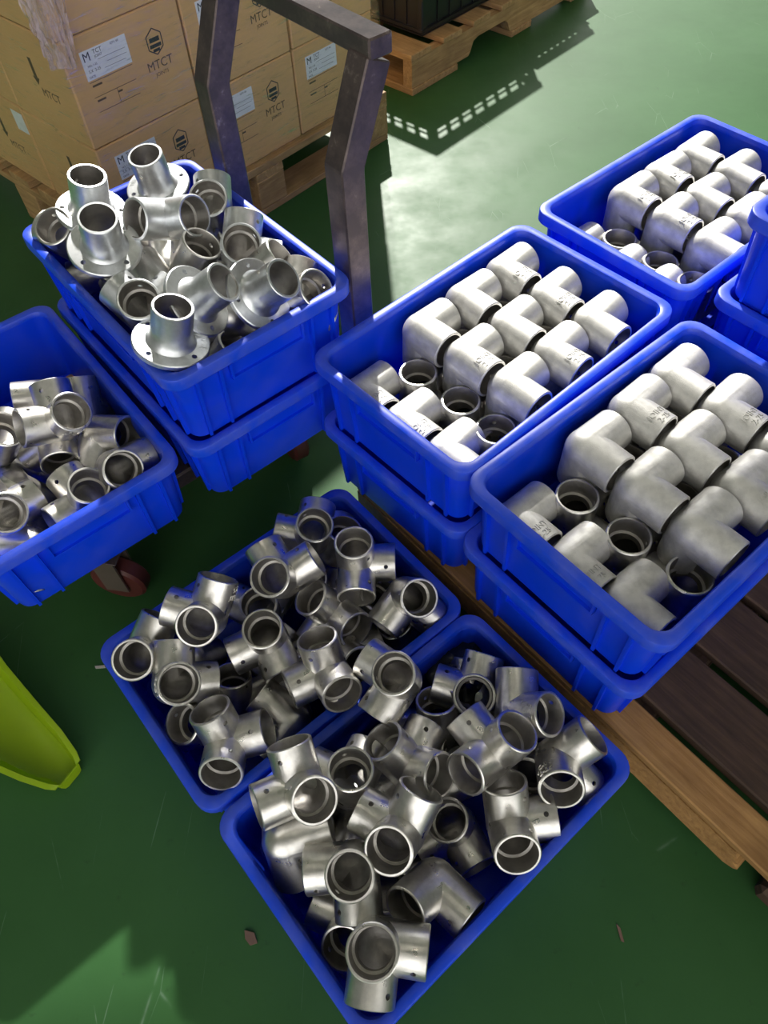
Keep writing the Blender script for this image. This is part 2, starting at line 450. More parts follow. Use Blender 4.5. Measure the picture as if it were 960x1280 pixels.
me_corner = corner_mesh(); me_corner_short = corner_mesh(.062); me_elbow = corner_mesh(LEG, 2)
me_txt = text_on_leg(['JOINT', '2-25'])

def flange_mesh():
    L = LEG
    outer = lathe_me([(.054, -.004), (.0555, -.003), (.0555, .0025), (.054, .004), (.0365, .0050), (.0335, .0085), (.0312, .014), (.0299, .022), (.0294, L-.001), (.0282, L)], None, 48)
    cuts = [lathe_me([(.0252, -.01), (.0252, L+.01)], None, 36)]
    for k in range(4):
        a = k*PI/2+PI/4
        cuts.append(lathe_me([(.0040, -.01), (.0040, .02)], None, 12, (.0445*math.cos(a), .0445*math.sin(a), 0)))
    cuts.append(lathe_me([(.0034, 0), (.0034, .06)], AX[0], 12, (0, 0, L-.022)))
    me = boolean(outer, cuts, ['DIFFERENCE']*len(cuts)); me.name = 'flange_fitting'; shade(me, 30); return me
me_flange = flange_mesh()
me_screw = lathe_me([(.0018, -.002), (.0032, -.001), (.0032, .002), (.0020, .002), (.0020, .0005)], AX[0], 10)
V, Fc = text_vf('JOINT', .0105, .0005)
W = []
for x, y, z in V:
    a = -PI/2+x/.046; r = .046+y; W.append((r*math.cos(a), r*math.sin(a), .0047+z))
me_ftxt = mesh('raised_lettering', W, Fc)
def lug_mesh():
    t = lathe_me([(R_O, 0), (R_O, .030), (R_O-.0014, .031)], None, 36)
    n = 16; V = []; Fc = []
    pl = [(R_O*math.cos(a)*.98, R_O*math.sin(a)*.98) for a in [math.radians(60), math.radians(120)]]
    out = [(.030, 0), (.030, .012)] + [( .021*math.cos(q), .062+.021*math.sin(q)) for q in [PI*k/12 for k in range(13)]] + [(-.030, .012), (-.030, 0)]
    m = len(out); V = [(x, y, .006) for x, y in out]+[(x, y, .013) for x, y in out]
    Fc = [tuple(reversed(range(m))), tuple(m+k for k in range(m))]+[(k, (k+1) % m, m+(k+1) % m, m+k) for k in range(m)]
    pm = mesh('p', V, Fc)
    c1 = lathe_me([(R_B, -.01), (R_B, .05)], None, 36); c2 = lathe_me([(.006, -.01), (.006, .05)], None, 16, (0, .062, 0))
    me = boolean(t, [pm, c1, c2], ['UNION', 'DIFFERENCE', 'DIFFERENCE']); me.name = 'lug_fitting'; shade(me, 30); return me
me_lug = lug_mesh()

proto = {}
def fitting(kind, mtx, label, group, material='galv', lettering=True):
    key = (kind, material, lettering)
    if key not in proto:
        me = {'corner': me_corner, 'short': me_corner_short, 'flange': me_flange, 'lug': me_lug, 'elbow': me_elbow}[kind].copy()
        nm = {'corner': 'pipe_corner', 'short': 'pipe_elbow', 'flange': 'flange_fitting', 'lug': 'lug_fitting', 'elbow': 'bent_elbow'}[kind]
        o = link(nm, me, M[material])
        if kind != 'lug':
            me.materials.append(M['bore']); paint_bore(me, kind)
        if kind == 'flange':
            if lettering: link('raised_lettering', me_ftxt.copy(), M[material], o)
            link('set_screw', me_screw.copy(), M['galv'], o, loc=(.0288, 0, LEG-.022))
        elif kind in ('corner', 'short') and lettering:
            link('raised_lettering', me_txt.copy(), M[material], o, loc=(0, 0 if kind == 'corner' else -.003, 0))
        proto[key] = o
    else: o = copy_tree(proto[key])
    o.matrix_world = mtx
    return tag(o, label, 'pipe fitting', group)
def basis(x, y, z, pos):
    m = Matrix((x, y, z)).transposed().to_4x4(); m.translation = pos; return m

# --- elbows set in rows: three crates on the pallet
def ray_at(px, py, z):
    d = rgt*((px-480)/F_PX)+dwn*((py-640)/F_PX)+fwd
    return Vector((0, 0, CAM_Z))+d*((z-CAM_Z)/d.z)
ROW = ['front', 'second', 'third', 'back']; COLN = ['left', 'middle', 'right']
GRID = {  # crate: start u,v, row step u,v, column step u,v
    'B': (CB, -.0604, .1065, .101, .0021, .0027, -.0924, 'left-end pallet crate', [(486, 471), (538, 504.6), (590, 542)], [(522.7, 465), (576, 500), (619.6, 536)]),
    'C': (CC, -.0597, .1061, .0985, .0042, -.0014, -.0930, 'pallet crate beside the planks', [(680, 624), (745, 674), (820, 725)], [(722, 619.6), (786.7, 669.6), (863.7, 718)]),
    'D': (CD, -.0717, .0929, .1043, .0037, -.0024, -.0924, 'far back pallet crate', [(742, 297), (795, 324), (842, 351)], [(775, 297.5), (826, 326), (870, 352)])}
ZU = BASE+PITCH_Z+CH-.030
for g, (c, u0, v0, au, av, bu, bv, where, lows, rings) in GRID.items():
    ce, u, v = frame(c)
    grp = 'pipe elbows set in rows in the ' + where
    for i in range(3):
        for j in range(3):
            p = ce+u*(u0+i*au+j*bu)+v*(v0+i*av+j*bv)+Vector((0, 0, ZU+random.uniform(-.003, .003)))
            a = random.uniform(-.045, .045); uu = (u*math.cos(a)+v*math.sin(a)); vv = (-u*math.sin(a)+v*math.cos(a)); zz = Vector((0, 0, 1))
            t = random.uniform(-.03, .03); zz = (zz+uu*t).normalized(); uu = (uu-zz*uu.dot(zz)).normalized(); vv = zz.cross(uu)
            let = not ((g == 'B' and (i, j) in ((0, 0), (1, 0), (1, 1), (2, 2), (0, 2))) or (g == 'C' and (i, j) in ((0, 0), (0, 1), (0, 2), (2, 0), (1, 1))) or (g == 'D' and (i, j) in ((2, 0), (2, 1), (1, 1), (0, 2))))
            fitting('short', basis(uu, -vv, -zz, p), 'silver elbow in top layer of %s, %s row, %s column' % (where, ['front', 'middle', 'back'][i], COLN[j]), grp, 'cast', let)
    for j, (px, py) in enumerate(lows):
        e = ray_at(px, py, BASE+PITCH_Z+.078); p = e-u*.062; q = p-ce; p = p+v*max(0, -.140+.062-q.dot(v))+u*max(0, -.198-q.dot(u))
        fitting('short', basis(u, -v, Vector((0, 0, -1)), p), 'silver elbow sunk against the front wall of %s, %s one' % (where, COLN[j]), grp, 'cast', j < 2)
    for j, (px, py) in enumerate(rings):
        e = ray_at(px, py, BASE+PITCH_Z+.104); p = e-Vector((0, 0, .062))
        fitting('short', basis(u, v, Vector((0, 0, 1)), p) if j == 2 else basis(-v, u, Vector((0, 0, 1)), p), 'dark elbow mouth in front of the elbow rows, %s, %s one' % (where, COLN[j]), grp, 'galv', False)
    # hidden lower layer seen through the gaps
    for i in range(1, 3):
        for j in range(3):
            p = ce+u*(u0+i*au+j*bu-.051)+v*(v0+i*av+j*bv-.046)+Vector((0, 0, BASE+PITCH_Z+.044))
            if j < 2:
                o = fitting('short', basis(-v, u, Vector((0, 0, 1)), p), 'dark open-mouthed elbow deep between the elbow rows of the %s' % where, 'lower layer elbows deep in the '+where, 'galv', False)

# --- loose heaps: pose of every fitting (position, rotation vector)
POSES = [
 ('F1', 'F', 'tri', [-0.389, 0.4992, 0.1662, 0.0749, -1.3233, -0.7332]),
 ('F2', 'F', 'tri', [-0.2814, 0.5315, 0.2157, 0.2492, -1.3832, -0.7755]),
 ('F3', 'F', 'tri', [-0.3334, 0.4432, 0.1774, 1.7882, 1.3416, 1.3441]),
 ('F4', 'F', 'tri', [-0.3365, 0.5176, 0.0937, -0.4193, -2.933, 1.6488]),
 ('F5', 'F', 'tri', [-0.2945, 0.4095, 0.0992, 0.4151, -2.0182, -0.0931]),
 ('F6', 'F', 'tri', [-0.2506, 0.3587, 0.1501, -2.0283, -0.726, -2.6765]),
 ('F7', 'F', 'tri', [-0.1663, 0.405, 0.0961, 0.6516, 3.1729, -1.9863]),
 ('F8', 'F', 'tri', [-0.2675, 0.4524, 0.054, -1.1858, -1.5021, -0.4857]),
 ('F9', 'F', 'tri', [-0.1269, 0.6963, 0.1701, -0.4296, -1.9417, -2.4007]),
 ('F10', 'F', 'tri', [-0.1687, 0.5943, 0.2114, -0.4607, -1.2431, -1.217]),
 ('F11', 'F', 'tri', [-0.0508, 0.6318, 0.1829, 2.2109, -0.0135, 2.203]),
 ('F12', 'F', 'tri', [-0.2151, 0.5904, 0.0991, -0.262, -1.464, -0.5358]),
 ('F13', 'F', 'tri', [-0.1954, 0.5181, 0.1547, 1.6394, -1.1551, 1.4341]),
 ('F14', 'F', 'tri', [-0.0924, 0.5714, 0.1346, 1.669, -1.0613, -0.2329]),
 ('F15', 'F', 'tri', [-0.1003, 0.4532, 0.1661, -2.9882, 3.2494, 1.4434]),
 ('F16', 'F', 'tri', [0.0274, 0.5776, 0.1624, 2.4351, -1.0884, 1.4109]),
 ('F17', 'F', 'tri', [-0.0374, 0.6008, 0.0918, -0.7954, -1.0229, -0.7721]),
 ('F18', 'F', 'tri', [0.0096, 0.4169, 0.2032, 0.8312, -1.6934, 0.5982]),
 ('F19', 'F', 'tri', [-0.0891, 0.7003, 0.1217, -2.6886, -2.5258, -1.7097]),
 ('G1', 'G', 'tri', [0.0635, 0.3725, 0.1014, -0.116, -2.78, -1.7828]),
 ('G2', 'G', 'tri', [0.1224, 0.4165, 0.1252, 0.0211, -7.4316, -2.8318]),
 ('G3', 'G', 'tri', [0.1746, 0.3654, 0.1724, 1.9557, 1.4977, 0.9776]),
 ('G4', 'G', 'tri', [0.1323, 0.3094, 0.1868, -0.1572, 2.7815, 2.7836]),
 ('G5', 'G', 'tri', [0.2256, 0.3033, 0.1572, 2.3154, 0.121, 0.9371]),
 ('G6', 'G', 'tri', [0.2066, 0.3202, 0.0812, -1.833, 1.797, -2.0035]),
 ('G7', 'G', 'tri', [0.1468, 0.2256, 0.1417, -2.3654, -0.9599, -2.5591]),
 ('G8', 'G', 'tri', [-0.1331, 0.2719, 0.1997, -1.5177, 0.4471, -4.0054]),
 ('G9', 'G', 'tri', [-0.0693, 0.2806, 0.1643, -0.6355, -2.5146, -2.2649]),
 ('G10', 'G', 'tri', [0.0115, 0.306, 0.1621, -4.4325, -4.8214, -6.4145]),
 ('G11', 'G', 'tri', [-0.0029, 0.2099, 0.1921, 0.0048, -1.5924, -0.898]),
 ('G12', 'G', 'tri', [0.0798, 0.243, 0.0525, 1.569, -1.0694, -0.752]),
 ('G13', 'G', 'tri', [0.0375, 0.1583, 0.1255, -3.3881, 1.5043, 0.2897]),
 ('G14', 'G', 'tri', [-0.0655, 0.1778, 0.1699, 1.4591, -1.4905, 1.0943]),
 ('G15', 'G', 'tri', [-0.0714, 0.1211, 0.0814, 1.2285, -1.8659, 0.5815]),
 ('G16', 'G', 'tri', [-0.0411, 0.0867, 0.172, -4.4643, 0.4406, 0.3283]),
 ('G17', 'G', 'tri', [-0.1614, 0.2185, 0.1511, 159.8303, 19.6735, -5.579]),
 ('G18', 'G', 'tri', [-0.0494, 0.2657, 0.1192, -1.0284, -2.5231, 1.2395]),
 ('Aflange1', 'A', 'fl', [-0.4432, 1.106, 0.5465, 0.3375, 0.005, 2.5013]),
 ('Aflange2', 'A', 'fl', [-0.3606, 1.2255, 0.5114, 0.1676, 0.1347, -1.9515]),
 ('Aflange3', 'A', 'fl', [-0.4065, 1.0087, 0.545, -0.2929, 0.4263, -2.9765]),
 ('Aflange4', 'A', 'fl', [-0.2936, 0.8288, 0.505, 0.2353, 0.2442, 1.6958]),
 ('Aflange5', 'A', 'fl', [-0.2584, 0.8954, 0.5219, -17.6054, -91.5822, 3.8952]),
 ('Aflange6', 'A', 'fl', [-0.1687, 0.9114, 0.5151, 1.1826, -0.4597, 2.7539]),
 ('A7', 'A', 'tri', [-0.3174, 1.079, 0.5408, -0.3394, -0.7095, -2.1269]),
 ('A8', 'A', 'tri', [-0.26, 1.1529, 0.4974, 0.4781, -1.4481, -0.4453]),
 ('A9', 'A', 'tri', [-0.4891, 1.102, 0.4929, -0.0109, -1.4829, -0.9066]),
 ('A10', 'A', 'tri', [-0.2093, 1.0465, 0.493, 1.9725, 0.912, 1.4913]),
 ('A11', 'A', 'tri', [-0.2907, 1.0168, 0.4865, -1.2683, -0.7532, -0.8013]),
 ('A12', 'A', 'tri', [-0.3479, 0.9159, 0.4856, -0.2291, -1.1234, -0.8678]),
 ('A13', 'A', 'tri', [-0.1229, 0.9551, 0.463, -1.1763, -0.3616, -0.8724]),
 ('A14', 'A', 'tri', [-0.3938, 1.078, 0.4603, -0.5873, -2.2586, 0.7211]),
 ('A15', 'A', 'tri', [-0.334, 1.0631, 0.4567, -0.1083, 2.0712, 0.2596]),
 ('A16', 'A', 'tri', [-0.4532, 1.1095, 0.4365, -1.0815, 0.6316, 1.6222]),
 ('A17', 'A', 'tri', [-0.3363, 0.9916, 0.4725, -0.7623, -2.0344, 1.0062]),
 ('A18', 'A', 'tri', [-0.2252, 0.9307, 0.4604, 4.8823, 8.5569, -3.2187]),
 ('E1', 'E', 'tri', [-0.577, 0.9526, 0.29, -0.7321, 0.8188, 1.812]),
 ('E2', 'E', 'tri', [-0.5138, 0.8305, 0.3521, 0.2044, 1.8305, 3.3673]),
 ('E3', 'E', 'tri', [-0.5081, 0.8972, 0.2921, 2.6886, -1.3301, -3.7308]),
 ('E4', 'E', 'tri', [-0.4675, 0.8418, 0.3064, -2.639, 0.4264, -0.519]),
 ('E5', 'E', 'tri', [-0.4275, 0.758, 0.3105, 2.2829, 0.77, 0.1061]),
 ('E6', 'E', 'tri', [-0.5412, 0.8415, 0.3065, -2.143, 1.6005, -0.3817]),
 ('E7', 'E', 'tri', [-0.4707, 0.7115, 0.2861, -2.6195, 3.8615, -1.1335]),
 ('E8', 'E', 'tri', [-0.631, 0.8158, 0.314, 0.9775, 2.2611, 2.4103]),
 ('E9', 'E', 'tri', [-0.6354, 0.8383, 0.2631, -0.4838, 2.3356, -0.2114]),
 ('E10', 'E', 'tri', [-0.5996, 0.7471, 0.2869, -0.7748, 0.8599, 0.329]),
 ('E11', 'E', 'tri', [-0.594, 0.6796, 0.307, -1.6513, -1.6789, -2.1016]),
 ('E12', 'E', 'tri', [-0.554, 0.6414, 0.276, 0.4345, -2.6998, 0.7879]),
 ('fill', 'F', 'tri', [-0.1439, 0.6529, 0.054, 0.1687, 0.0187, 1.4242]),
 ('fill', 'F', 'tri', [-0.2165, 0.5273, 0.055, 0.359, 1.7004, 1.7092]),
 ('fill', 'F', 'tri', [-0.0919, 0.5518, 0.0696, -1.2447, 1.8036, -0.2022]),
 ('fill', 'F', 'tri', [-0.0923, 0.6325, 0.041, -0.9344, -0.7426, -1.6107]),
 ('fill', 'F', 'tri', [-0.1497, 0.4767, 0.0672, -0.0197, -1.2104, -0.0332]),
 ('fill', 'F', 'tri', [0.0245, 0.5466, 0.0511, -0.3604, 4.2682, -1.0723]),
 ('fill', 'F', 'tri', [-0.0816, 0.5036, 0.1047, -2.0184, 0.3832, -1.2666]),
 ('fill', 'G', 'tri', [-0.0802, 0.2876, 0.065, -2.2662, -1.1496, 1.2508]),
 ('fill', 'G', 'tri', [-0.0128, 0.3415, 0.0408, -1.826, -0.4798, -2.0159]),
 ('fill', 'G', 'tri', [-0.0343, 0.1623, 0.0491, -2.219, -0.0937, -1.9313]),
 ('fill', 'G', 'tri', [-0.1156, 0.2291, 0.0451, 1.3042, -1.1229, -0.651]),
 ('fill', 'G', 'tri', [0.1492, 0.3518, 0.06, 0.4614, 1.5832, 1.4107]),
 ('fill', 'G', 'tri', [0.1011, 0.3107, 0.0728, -0.3699, 0.3233, 1.9087]),
 ('fill', 'G', 'tri', [0.1164, 0.436, 0.0723, -1.0218, -0.062, -0.315]),
 ('fill', 'A', 'tri', [-0.2718, 1.1415, 0.4254, 0.4207, -0.5873, 1.6565]),
 ('fill', 'A', 'tri', [-0.1468, 0.9539, 0.4128, -1.0977, 2.0103, -0.475]),
 ('fill', 'A', 'tri', [-0.2433, 1.0777, 0.3822, 0.4751, -1.5783, -1.1527]),
 ('fill', 'A', 'tri', [-0.2554, 0.8753, 0.3965, 0.9952, 2.5906, 2.2317]),
 ('fill', 'A', 'tri', [-0.1915, 1.0464, 0.393, -0.4181, -0.5096, -2.0629]),
 ('fill', 'A', 'tri', [-0.3656, 1.1837, 0.3969, 0.6943, 0.9664, 1.4096]),
 ('fill', 'A', 'tri', [-0.1853, 0.9808, 0.4889, -0.5903, 0.7617, -1.048]),
 ('fill', 'A', 'tri', [-0.2911, 0.9773, 0.3847, -0.508, 4.7348, -0.9245]),
 ('fill', 'E', 'tri', [-0.7393, 0.8818, 0.2484, -0.3793, -0.0487, -0.997])
]
def rotm(w_):
    a = Vector(w_); th = a.length
    return Matrix.Rotation(th, 4, a.normalized()) if th > 1e-9 else Matrix.Identity(4)
LBL = {
 'F1': 'bent elbow lying at the left corner of the rear floor crate, mouth facing out',
 'F2': 'corner fitting with two mouths showing, behind leftmost fitting of rear floor crate',
 'F3': 'big-mouthed corner fitting against the left wall of rear floor crate, plain leg behind',
 'F4': 'corner fitting half buried under two others, small dark hole showing, rear floor crate',
 'F5': 'dark ring-mouthed corner fitting low at the front left wall of rear floor crate',
 'F6': 'bright three-way corner at the front of rear floor crate, all three mouths visible',
 'F7': 'dark ring-mouthed corner deep in the middle front of rear floor crate',
 'F8': 'dark corner fitting sunk deep in the middle of rear floor crate, mouth upward',
 'F9': 'dark corner fitting standing upright in the back corner of rear floor crate',
 'F10': 'corner fitting with lower mouth facing viewer, near back wall of rear floor crate',
 'F11': 'upright corner fitting near right wall of rear floor crate, mouths up and down',
 'F12': 'dark ring mouth just behind the central upright fitting of rear floor crate',
 'F13': 'corner fitting on top at the centre of rear floor crate, mouth facing up',
 'F14': 'corner fitting with two oval mouths, right of the centre of rear floor crate',
 'F15': 'bright three-way corner leaning on front wall of rear floor crate',
 'F16': 'dark corner fitting alone in the right corner of rear floor crate',
 'F17': 'dark ring mouth under the upright fitting by right wall of rear floor crate',
 'F18': 'corner fitting resting on the rims where the two floor crates meet',
 'F19': 'dark ring hidden beside the back corner of rear floor crate',
 'G1': 'dull corner fitting with mouth up near back left of foremost crate',
 'G2': 'dark-mouthed corner fitting in the back corner of foremost crate',
 'G3': 'corner fitting with plain upright leg at back right of foremost crate',
 'G4': 'bright three-way corner on top of heap at back right of foremost crate',
 'G5': 'corner fitting at the right corner of foremost crate, mouth facing viewer',
 'G6': 'dark ring mouth under the bright fitting at right of foremost crate',
 'G7': 'corner fitting leaning on right rim of foremost crate, thick white ring mouth',
 'G8': 'bright three-way corner on top at the left corner of foremost crate',
 'G9': 'dark open mouth pointing up near the left middle of foremost crate',
 'G10': 'corner fitting with two oval mouths at back middle of foremost crate',
 'G11': 'bright corner fitting on top at the centre of foremost crate',
 'G12': 'dark-mouthed corner just right of the centre of foremost crate',
 'G13': 'elbow turned mouth down by front right wall of foremost crate',
 'G14': 'ring-mouthed corner fitting at front middle of foremost crate, plain leg down',
 'G15': 'half hidden ring mouth by the left wall near front corner of foremost crate',
 'G16': 'bright corner fitting in the very front corner of foremost crate',
 'G17': 'blurred dull corner under bright fitting by the left wall of foremost crate',
 'G18': 'white leg tip with a hole peeping out left of centre of foremost crate',
 'Aflange1': 'flange fitting standing upright at the far left corner of the trolley top crate',
 'Aflange2': 'tallest flange fitting standing upright by the back corner of trolley top crate',
 'Aflange3': 'flange fitting facing viewer at left of trolley top crate, pipe mouth up',
 'Aflange4': 'flange fitting standing flat at the front corner of trolley top crate',
 'Aflange5': 'tilted flange fitting in the middle front of trolley top crate',
 'Aflange6': 'tilted flange fitting nearest the right corner of trolley top crate',
 'A7': 'bent elbow with both mouths showing, in the middle of trolley top crate',
 'A8': 'ring mouth at the back corner of trolley top crate, behind the bent elbow',
 'A9': 'dark oval mouth at the left corner of trolley top crate',
 'A10': 'bright corner fitting near the back right wall of trolley top crate',
 'A11': 'plain tilted pipe leg in the centre of trolley top crate',
 'A13': 'pale ring mouth in the right corner of trolley top crate',
 'A14': 'dull corner below the viewer-facing flange in trolley top crate',
 'A15': 'dark corner under the bent elbow in trolley top crate',
 'A16': 'dark shiny corner under the left flanges in trolley top crate',
 'A17': 'dull pipe leg beside the lug fitting in trolley top crate',
 'A18': 'dull corner wedged under the tilted flanges by front wall of trolley top crate',
 'E1': 'elbow lying on its side at the back of the half full left crate',
 'E2': 'bright corner fitting with ring mouth on top at back of half full left crate',
 'E3': 'fitting with lettering by the right wall of half full left crate',
 'E4': 'dark-mouthed elbow against the right wall of half full left crate',
 'E5': 'black-mouthed corner in the right front corner of half full left crate',
 'E6': 'corner fitting with wide pale mouth in the middle of half full left crate',
 'E7': 'brassy-lit corner fitting by the front wall of half full left crate',
 'E8': 'ring mouth at the left edge of photo in half full left crate',
 'E9': 'fitting with drilled leg left of the middle in half full left crate',
 'E10': 'smooth grey elbow near the front wall of half full left crate',
 'E11': 'blue-lit ring mouth at left front of half full left crate',
 'E12': 'short drilled leg poking up behind front wall of half full left crate',
}
WHERE = {'F': 'rear floor crate', 'G': 'foremost floor crate', 'A': 'trolley top crate', 'E': 'half full left crate'}
TXT = {'F2', 'F3', 'G3', 'G5', 'E3', 'G13', 'A10', 'E2'}
for n, c, typ, x in POSES:
    m = Matrix.Translation(x[:3]) @ rotm(x[3:])
    grp = 'loose fittings heaped in the ' + WHERE[c]
    lab = LBL.get(n)
    if 'fill' in n:
        lab = 'dull corner fitting buried at the bottom of the heap in the ' + WHERE[c]; grp = 'buried fittings in the ' + WHERE[c]
    if typ == 'fl': fitting('flange', m, lab, grp, 'bright', True)
    elif n in ('F1', 'A7', 'G13', 'E10', 'E1'): fitting('elbow', m, lab, grp, 'bright' if n == 'A7' else 'galv', False)
    elif n == 'A12': fitting('corner', m, 'small ring mouth beside the front left wall of trolley top crate', grp, 'bright', False)
    else: fitting('corner', m, lab, grp, 'bright' if n in ('A7', 'A8', 'A10') else 'galv', n in TXT)
# two lug fittings in the trolley top crate
cE, uE, vE = frame(CA)
for px, py, z, ax, lab in ((146, 347, .485, ((.6, -.8, .0), (0, 0, 1)), 'lug fitting with drilled plate by left wall of trolley top crate'),
                           (268, 285, .475, ((.3, .95, .1), (-.5, -.3, .8)), 'dark lug plate with holes by back wall of trolley top crate')):
    p = ray_at(px, py, z); y = Vector(ax[0]).normalized(); zz = Vector(ax[1]); zz = (zz-y*zz.dot(y)).normalized(); xx = y.cross(zz)
    fitting('lug', basis(xx, y, zz, p-y*.05), lab, 'loose fittings heaped in the trolley top crate', 'galv', False)

# ================================================================ BIG PALLET (under the elbow crates)
cB, uP, vP = frame((.4, .6, .652))
pal = empty('wooden_pallet', (0, 0, 0), .652)
tag(pal, 'weathered dark wooden pallet carrying the elbow crates at right', 'pallet')
def plank(par, name, x0, x1, y0, y1, z0, z1, m, r=.002, jit=.0012):
    cx, cy, cz = (x0+x1)/2, (y0+y1)/2, (z0+z1)/2
    dx, dy = x1-x0, y1-y0
    if dx >= dy:
        me = bevel_box(-dx/2, dx/2, -dy/2, dy/2, z0-cz, z1-cz, r, 1, jit, name); o = link(name, me, m, par, (cx, cy, cz))
    else:
        me = bevel_box(-dy/2, dy/2, -dx/2, dx/2, z0-cz, z1-cz, r, 1, jit, name); o = link(name, me, m, par, (cx, cy, cz)); o.rotation_euler = (0, 0, PI/2)
    return o
# pallet local frame: x along u (into the pallet), y along v; numbers are u and v coordinates in the room
U0, V0, V1 = .4715, -.50, .70
edges = [(.4715, .5330), (.5475, .6640), (.6820, .7960), (.8120, .9290), (.9450, 1.062), (1.078, 1.195), (1.211, 1.328), (1.344, 1.461), (1.477, 1.540)]
for k, (a, b) in enumerate(edges):
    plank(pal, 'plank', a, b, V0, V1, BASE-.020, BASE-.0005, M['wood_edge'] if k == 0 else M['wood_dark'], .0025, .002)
def broken_board():
    # front side board, split off with a ragged end
    y_end = -.150; zt, zb = BASE-.024, BASE-.082
    top = [(y_end+.012, zt), (y_end+.004, zt-.012), (y_end+.008, zt-.018), (y_end-.003, zt-.026), (y_end+.003, zt-.034), (y_end-.008, zt-.042), (y_end-.004, zt-.050), (y_end+.010, zb)]
    out = [(V1, zb), (V1, zt)]+top
    m = len(out); Vv = [(.4735, y, z) for y, z in out]+[(.4955, y, z) for y, z in out]
    Ff = [tuple(range(m)), tuple(reversed(range(m, 2*m)))]+[(k, m+k, m+(k+1) % m, (k+1) % m) for k in range(m)]
    me = mesh('board', Vv, Ff); bm = bmesh.new(); bm.from_mesh(me); bmesh.ops.recalc_face_normals(bm, faces=bm.faces[:]); bm.to_mesh(me); bm.free()
    return me
link('board', broken_board(), M['wood_edge'], pal)
for y in (V0+.09, .10, V1-.09):
    plank(pal, 'board', .50, 1.53, y-.045, y+.045, BASE-.040, BASE-.0205, M['wood_dark'])
    for x in (.545, 1.0, 1.46):
        plank(pal, 'block', x-.045, x+.045, y-.045, y+.045, .020, BASE-.0405, M['wood_dark'], .003)
    plank(pal, 'runner', .485, 1.53, y-.045, y+.045, 0.0, .0198, M['wood_dark'])
fp = ray_at(930, 1130, .03); fu, fv = fp.dot(uP), fp.dot(vP)
plank(pal, 'block', .486, .560, fv-.115, fv, 0.0, BASE-.0835, M['wood_dark'], .008)

# ================================================================ TROLLEY
tr = empty('platform_trolley', (CA[0], CA[1], 0), CA[2])
tag(tr, 'low steel trolley with bent square-tube push handle, under the left crates', 'trolley')
# local x along the long side of the crates, y towards the handle; deck spans both crate columns
dz = ZT-.0005
link('deck', bevel_box(-.20, .130, -.47, .150, dz-.004, dz, .001, name='deck'), M['steel'], tr)
for y in (-.46, .140): link('frame_rail', bevel_box(-.20, .130, y-.015, y+.015, dz-.038, dz-.0045, .002, name='frame_rail'), M['steel'], tr)
for x in (-.185, .115): link('frame_rail', bevel_box(x-.015, x+.015, -.445, .125, dz-.038, dz-.0045, .002, name='frame_rail'), M['steel'], tr)
def caster(x, y, rz):
    c = link('caster', bevel_box(-.035, .035, -.03, .03, -.004, 0, .001, name='caster_plate'), M['steel'], tr, (x, y, dz-.0385))
    c.rotation_euler = (0, 0, rz)
    hz = dz-.0425; r = .052
    f = MB()
    for s in (-1, 1):
        f.box(-.022, .022, s*.022-.002, s*.022+.002, -(hz-r)-.012+.0, -.0)
    f.box(-.022, .022, -.024, .024, -.012, -.004)
    link('fork', f.mesh('fork'), M['grey_rubber'], c)
    V, Fc = lathe_vf([(.018, -.017), (r-.006, -.017), (r, -.012), (r, .012), (r-.006, .017), (.018, .017)], 28)
    wme = mesh('wheel', [(v[0], v[2], v[1]-(hz-r)) for v in V], [tuple(reversed(q)) for q in Fc], angle=30)
    wh = link('wheel', wme, M['rubber'], c)
    V, Fc = lathe_vf([(.014, -.022), (.016, -.019), (.016, .019), (.014, .022)], 16)
    link('hub', mesh('hub', [(v[0], v[2], v[1]-(hz-r)) for v in V], [tuple(reversed(q)) for q in Fc], angle=30), M['galv'], c)
pc = ray_at(152, 722, .052); lc = pc-Vector((CA[0], CA[1], 0)); uA_, vA_ = frame(CA)[1:]
caster(lc.dot(uA_), lc.dot(vA_), .7)
for x, y in ((-.16, -.43), (-.16, .09), (.085, .09)): caster(x, y, random.uniform(-.5, .5))
def tube_path(path, side, s=.020):
    # square tube along a polyline, mitred; side = constant local side axis
    Vv = []; Ff = []
    side = Vector(side)
    n = len(path)
    for i, p in enumerate(path):
        p = Vector(p)
        d0 = (p-Vector(path[i-1])).normalized() if i else None
        d1 = (Vector(path[i+1])-p).normalized() if i < n-1 else None
        d = ((d0 or d1)+(d1 or d0)).normalized(); o = side.cross(d).normalized()
        k = 1/max(.3, d.dot(d1 or d0))
        for a, b in ((-1, -1), (1, -1), (1, 1), (-1, 1)): Vv.append(p+side*s*a+o*s*k*b)
    for i in range(n-1):
        for k in range(4): Ff.append((i*4+k, i*4+(k+1) % 4, i*4+4+(k+1) % 4, i*4+4+k))
    Ff += [(3, 2, 1, 0), tuple(4*(n-1)+k for k in range(4))]
    me = mesh('tube', Vv, Ff); bm = bmesh.new(); bm.from_mesh(me); bmesh.ops.recalc_face_normals(bm, faces=bm.faces[:])
    bmesh.ops.bevel(bm, geom=[e for e in bm.edges], offset=.0022, segments=1, affect='EDGES'); bm.to_mesh(me); bm.free(); return me
yb = CW/2+.030; zb = .655
XR_, XL_ = .25-.048, .25-.395
ztop = .785
for x in (XR_, XL_):
    link('handle_post', tube_path([(x, yb, dz-.03), (x, yb, zb), (x, yb+.055, ztop)], (1, 0, 0), .021), M['steel'], tr)
link('handle_bar', bevel_box(XL_-.021, XR_+.021, yb+.038, yb+.078, ztop+.001, ztop+.028, .0025, name='handle_bar'), M['steel'], tr)
for x in (XL_, XR_): link('weld_plate', bevel_box(x-.03, x+.03, .148, yb+.02, dz-.040, dz-.031, .001, name='weld_plate'), M['steel'], tr)

